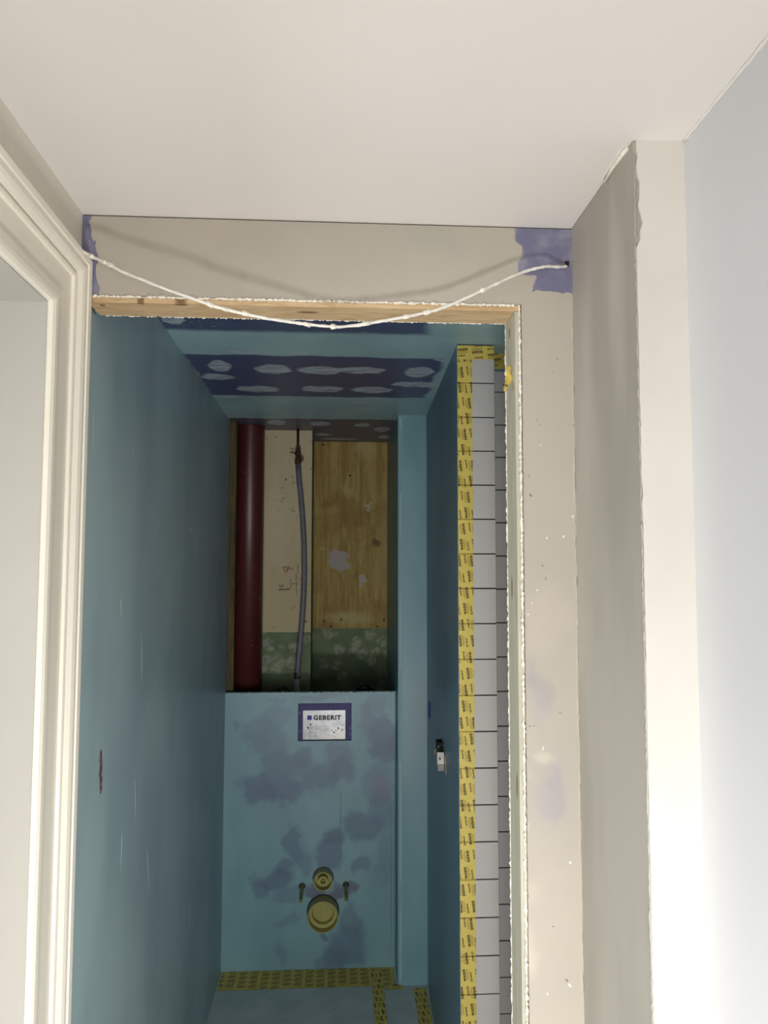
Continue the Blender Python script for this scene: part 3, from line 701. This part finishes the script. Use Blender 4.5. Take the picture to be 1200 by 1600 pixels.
# ------------------------------------------------------------------ masking tape
M['tape'] = plain('yellow washi tape', (226, 204, 104), .5, .035, 9, .05)
M['tape_joint'] = plain('yellow tape over a dark joint', (172, 146, 70), .6, .05)
M['tape_ink'] = plain('black tape print', (40, 34, 18), .6)
M['tape_fine'] = plain('fine olive tape print', (172, 150, 72), .6)
WASHI = fit_text('WASHI', .031, .0078, .05)
def tape_print(w, l, name, parent, ph=0.0, skew=.13, seed=0):
    rnd = random.Random(seed); A = MB()
    rows = int(l / .044) + 3
    def put(vs, fs, cx, cy, ang, mi):
        c_, s_ = cos(ang), sin(ang)
        A.add([(cx + v[0] * c_ - v[1] * s_, cy + v[0] * s_ + v[1] * c_, .0004) for v in vs], fs, mi)
    def rect(x0, x1, y0, y1): return [(x0, y0), (x1, y0), (x1, y1), (x0, y1)], [(0, 1, 2, 3)]
    for r in range(-1, rows):
        cy = r * .044 + ph
        up = r % 2 == 0
        ang = (pi / 2 if up else -pi / 2) + skew
        off = (r * .0065 + ph) % .034
        for k in range(-2, 4):
            cx = -w / 2 + off + k * .034
            put(*WASHI, cx, cy, ang, 0)
            d = Vector((cos(ang), sin(ang))); q = Vector((sin(ang), -cos(ang)))   # q points below the word
            for j, (o_, hh, ww) in enumerate(((.0062, .0014, .029), (.0088, .0010, .028), (.0110, .0010, .024))):
                c = Vector((cx, cy)) + q * o_
                put(*rect(-ww / 2, ww / 2, -hh / 2, hh / 2), c.x, c.y, ang, 1)
            c = Vector((cx, cy)) - q * .0165                # ring and illegible maker's word
            e = c - d * .011
            ring = [(cos(2 * pi * i / 12) * .0032, sin(2 * pi * i / 12) * .0032) for i in range(12)] + [(cos(2 * pi * i / 12) * .0017, sin(2 * pi * i / 12) * .0017) for i in range(12)]
            put(ring, [(i, (i + 1) % 12, 12 + (i + 1) % 12, 12 + i) for i in range(12)], e.x, e.y, ang, 0)
            x = -.0065
            for hh in (.0036, .003, .0048, .003, .0034, .004):
                put(*rect(x, x + .0019, -.002, -.002 + hh), c.x, c.y, ang, 0); x += .0029
    me = A.mesh(name, [M['tape_ink'], M['tape_fine']])
    bm = bmesh.new(); bm.from_mesh(me)
    for co, no in (((w / 2 - .0004, 0, 0), (1, 0, 0)), ((-w / 2 + .0004, 0, 0), (-1, 0, 0)), ((0, .0005, 0), (0, -1, 0)), ((0, l - .0005, 0), (0, 1, 0))):
        bmesh.ops.bisect_plane(bm, geom=list(bm.verts) + list(bm.edges) + list(bm.faces), plane_co=co, plane_no=no, clear_outer=True)
    bm.to_mesh(me); bm.free()
    return link(name, me, parent)
def tape(label, origin, xdir, ydir, w, l, group, seed=0, dips=(), rough=.0006, skew=.13, ph=0.0, ragged_end=0.0):
    rnd = random.Random(seed + 50)
    ys_ = sorted(set([0, l] + [l * i / max(2, int(l / .03)) for i in range(max(2, int(l / .03)) + 1)]))
    ys_ = [y for y in ys_ if all(abs(y - d) > .006 for d in dips)]
    for d in dips: ys_ += [d - .003, d - .0016, d + .0016, d + .003]
    ys_ = sorted(ys_); A = MB(); nx = 4
    for y in ys_:
        dip = any(abs(y - d) < .002 for d in dips)
        for i in range(nx + 1):
            e = rnd.uniform(-rough, rough) if i in (0, nx) else 0
            z = -.0009 if dip else (rnd.uniform(0, .0004) if rough > .001 else 0)
            yy = y + (rnd.uniform(-ragged_end, ragged_end) if y in (0, l) else 0)
            A.v.append((-w / 2 + w * i / nx + e, yy, z))
    for j in range(len(ys_) - 1):
        jt = any(abs((ys_[j] + ys_[j + 1]) / 2 - d) < .002 for d in dips)
        for i in range(nx):
            A.f.append([j * (nx + 1) + i, j * (nx + 1) + i + 1, (j + 1) * (nx + 1) + i + 1, (j + 1) * (nx + 1) + i]); A.m.append(1 if jt else 0); A.smooth.append(False)
    me = A.mesh('masking_tape', [M['tape'], M['tape_joint']])
    o = link('masking_tape', me)
    X = Vector(xdir).normalized(); Y = Vector(ydir).normalized(); Z = X.cross(Y)
    o.matrix_world = Matrix.Translation(origin) @ Matrix((X, Y, Z)).transposed().to_4x4()
    tag(o, label, 'tape', group)
    tape_print(w, l, 'print', o, ph, skew, seed)
    return o
GT = 'strips of printed masking tape'
tw = at(741, 1100, Y=YT).x - XN
zt0 = .02; zt1 = ZC - .004
tape('yellow printed tape running down the left edge of the pale tile column', (XN + tw / 2 + .0002, YT - .0008, zt0), (1, 0, 0), (0, 0, 1), tw, zt1 - zt0, GT, 1, dips=[z - zt0 for z in zj if zt0 + .02 < z < zt1 - .01])
za = at(750, 562, Y=YT).z
tape('yellow printed tape crossing the top of the pale tile column', (XN + .001, YT - .0019, (za + ZC - .004) / 2), (0, 0, -1), (1, 0, 0), ZC - .004 - za, .447 - XN - .002, GT, 2, skew=.1, ph=.012)
zg1 = at(790, 552, Y=YG).z; zg0 = at(790, 577, Y=YG).z
tape('yellow printed tape across the grey tiles, half hidden by the jamb', (.449, YG - .0012, (zg0 + zg1) / 2), (0, 0, -1), (1, 0, 0), zg1 - zg0, .28, GT, 3, ph=.02)
# loose curl at the jamb
lp = [(797, 571), (793, 580), (797, 590), (792, 600), (788, 611)]
A = MB(); cz_ = []
off = [.0, -.012, .004, -.014, -.02]
for i, (px, py) in enumerate(lp):
    c = at(px, py, Y=1.424 + off[i] * .5); t_ = (.3, 1.0, .2, .9, 1.1)[i]
    for k in range(4):
        s_ = (k / 3 - .5) * (.016 if i else .008)
        A.v.append(tuple(c + Vector((cos(t_) * s_, sin(t_) * s_, .002 * sin(k * 2)))))
for i in range(len(lp) - 1):
    for k in range(3): A.f.append([i * 4 + k, i * 4 + k + 1, (i + 1) * 4 + k + 1, (i + 1) * 4 + k]); A.m.append(0); A.smooth.append(True)
cl = A.build('masking_tape', M['tape'], fix=False)
md = cl.modifiers.new('smooth', 'SUBSURF'); md.levels = 2; md.render_levels = 2
md = cl.modifiers.new('thick', 'SOLIDIFY'); md.thickness = .0005
tag(cl, 'loose curled end of yellow tape dangling at the timber jamb', 'tape', GT)
a = at(790, 602, Y=1.402)
vs, fs = WASHI
MB().add([(a.x + v.x * .32, a.y + v.x * .1, a.z + v.y * .6) for v in vs], fs).build('print', M['tape_ink'], cl, fix=False)

# tape on the floor
def fz(px, py): return at(px, py, Z=.0008)
yb0 = YB - .002; y1 = fz(420, 1546).y
tape('yellow printed tape on the floor along the foot of the blue boxing', (XLW + .006, (yb0 + y1) / 2, .0012), (0, -1, 0), (1, 0, 0), yb0 - y1, .69, GT, 5, rough=.0025, ragged_end=.004)
a = fz(591, 1546); b = fz(590, 1600)
wd_ = fz(600, 1580).x - fz(581, 1580).x
tape('yellow printed tape strip down the middle of the concrete floor, ending at the boxing', (a.x, YB - .02, .0022), (-1, 0, 0), (b.x - a.x, -1, 0), wd_, 1.6, GT, 6, rough=.0015)
tape('yellow printed tape on the floor along the blue side wall', (xr(3.18) - .034, 3.18, .0012), (-1, 0, 0), (XN - XC1, -(YC - YT), 0), .05, 1.0, GT, 7, rough=.002)
a = fz(602, 1544)
tape('short yellow tape scrap on the floor in front of the blue column', (a.x, YC - .012, .0018), (0, -1, 0), (1, 0, 0), .034, .07, GT, 8, rough=.002, ragged_end=.003)

# ------------------------------------------------------------------ hanging cable
cp = [(127, 391, 0.05), (146, 402, 0.056), (165, 410, 0.062), (190, 424, 0.0645), (220, 436, 0.0675), (260, 452, 0.0717), (300, 466, 0.076), (340, 480, 0.0729), (380, 490, 0.0698), (420, 498, 0.0668), (460, 504, 0.06), (500, 509, 0.052), (530, 511, 0.0495), (560, 508, 0.047), (600, 501, 0.0445), (640, 494, 0.042), (680, 485, 0.0385), (710, 474, 0.0359), (740, 460, 0.034), (770, 446, 0.0325), (800, 432, 0.031), (820, 424, 0.0286), (838, 419, 0.0264), (855, 416, 0.022), (872, 417, 0.012), (886, 416, 0.002)]
pts = []
for i in range(len(cp) - 1):
    for k in range(5):
        s_ = k / 5; a, b = cp[i], cp[i + 1]
        p = at(a[0] + (b[0] - a[0]) * s_, a[1] + (b[1] - a[1]) * s_, Y=YF - (a[2] + (b[2] - a[2]) * s_)); pts.append(p)
pts.append(at(cp[-1][0], cp[-1][1], Y=YF - .001))
hc = thing('hanging_cable', 'thin white plaster-crusted cable sagging in front of the grey header', 'cable', pts[-1])
MB().tube(pts, [.0026 * random.uniform(.85, 1.25) for _ in pts], 8, jitter=.12).build('cable_body', plain('plaster coated cable', (232, 228, 218), .8, .08, 60, .3), hc)
for i in (4, 9, 11, 33, 36, 40, 52, 58, 66, 74, 78, 92):
    p = pts[i]; q = pts[i + 1]
    MB().tube([p.lerp(q, -.5), p, q, q.lerp(p, -.5)], [.0012, .0044, .004, .001], 7, jitter=.4).build('plaster_crumb', M['plaster'], hc)
rel(hc)
# hole where the cable enters the wall
h = at(887, 412, Y=YF)
MB().tube([h + Vector((-.006, -.0006, .003)), h + Vector((-.001, -.0006, .001)), h + Vector((.001, -.0006, -.006))], [.001, .004, .001], 6, jitter=.5).build('cable_hole', M['dark'], front)

# ------------------------------------------------------------------ added lamp below the viewer, replacing sunlight off the floor
wl_ = thing('added_lamp', 'added square lamp standing in for low sunlight in the hall', 'lamp', (LAMP.x, LAMP.y, 0))
d = (LAMP_AIM - LAMP).normalized(); rot = d.to_track_quat('-Z', 'Y').to_matrix().to_4x4()
hd = MB().box(-.14, .14, -.14, .14, .02, .06).build('housing', M['blackplastic'], wl_, bevel=.01); hd.matrix_world = Matrix.Translation(LAMP) @ rot
for s_ in (-1, 1):
    stn = MB(); stn.tube([(LAMP.x + .15 * s_, LAMP.y, .56), (LAMP.x + .15 * s_, LAMP.y, .02), (LAMP.x + .15 * s_, LAMP.y - .2, .012)], .01, 8)
    stn.build('stand', M['blackplastic'], wl_)
rel(wl_)
hd.matrix_parent_inverse = Matrix.Identity(4); hd.matrix_basis = Matrix.Translation(-wl_.location) @ Matrix.Translation(LAMP) @ rot
area('added_lamp_light', LAMP, LAMP_AIM, .17, .17, LAMP_POWER, (1.0, .99, .98))
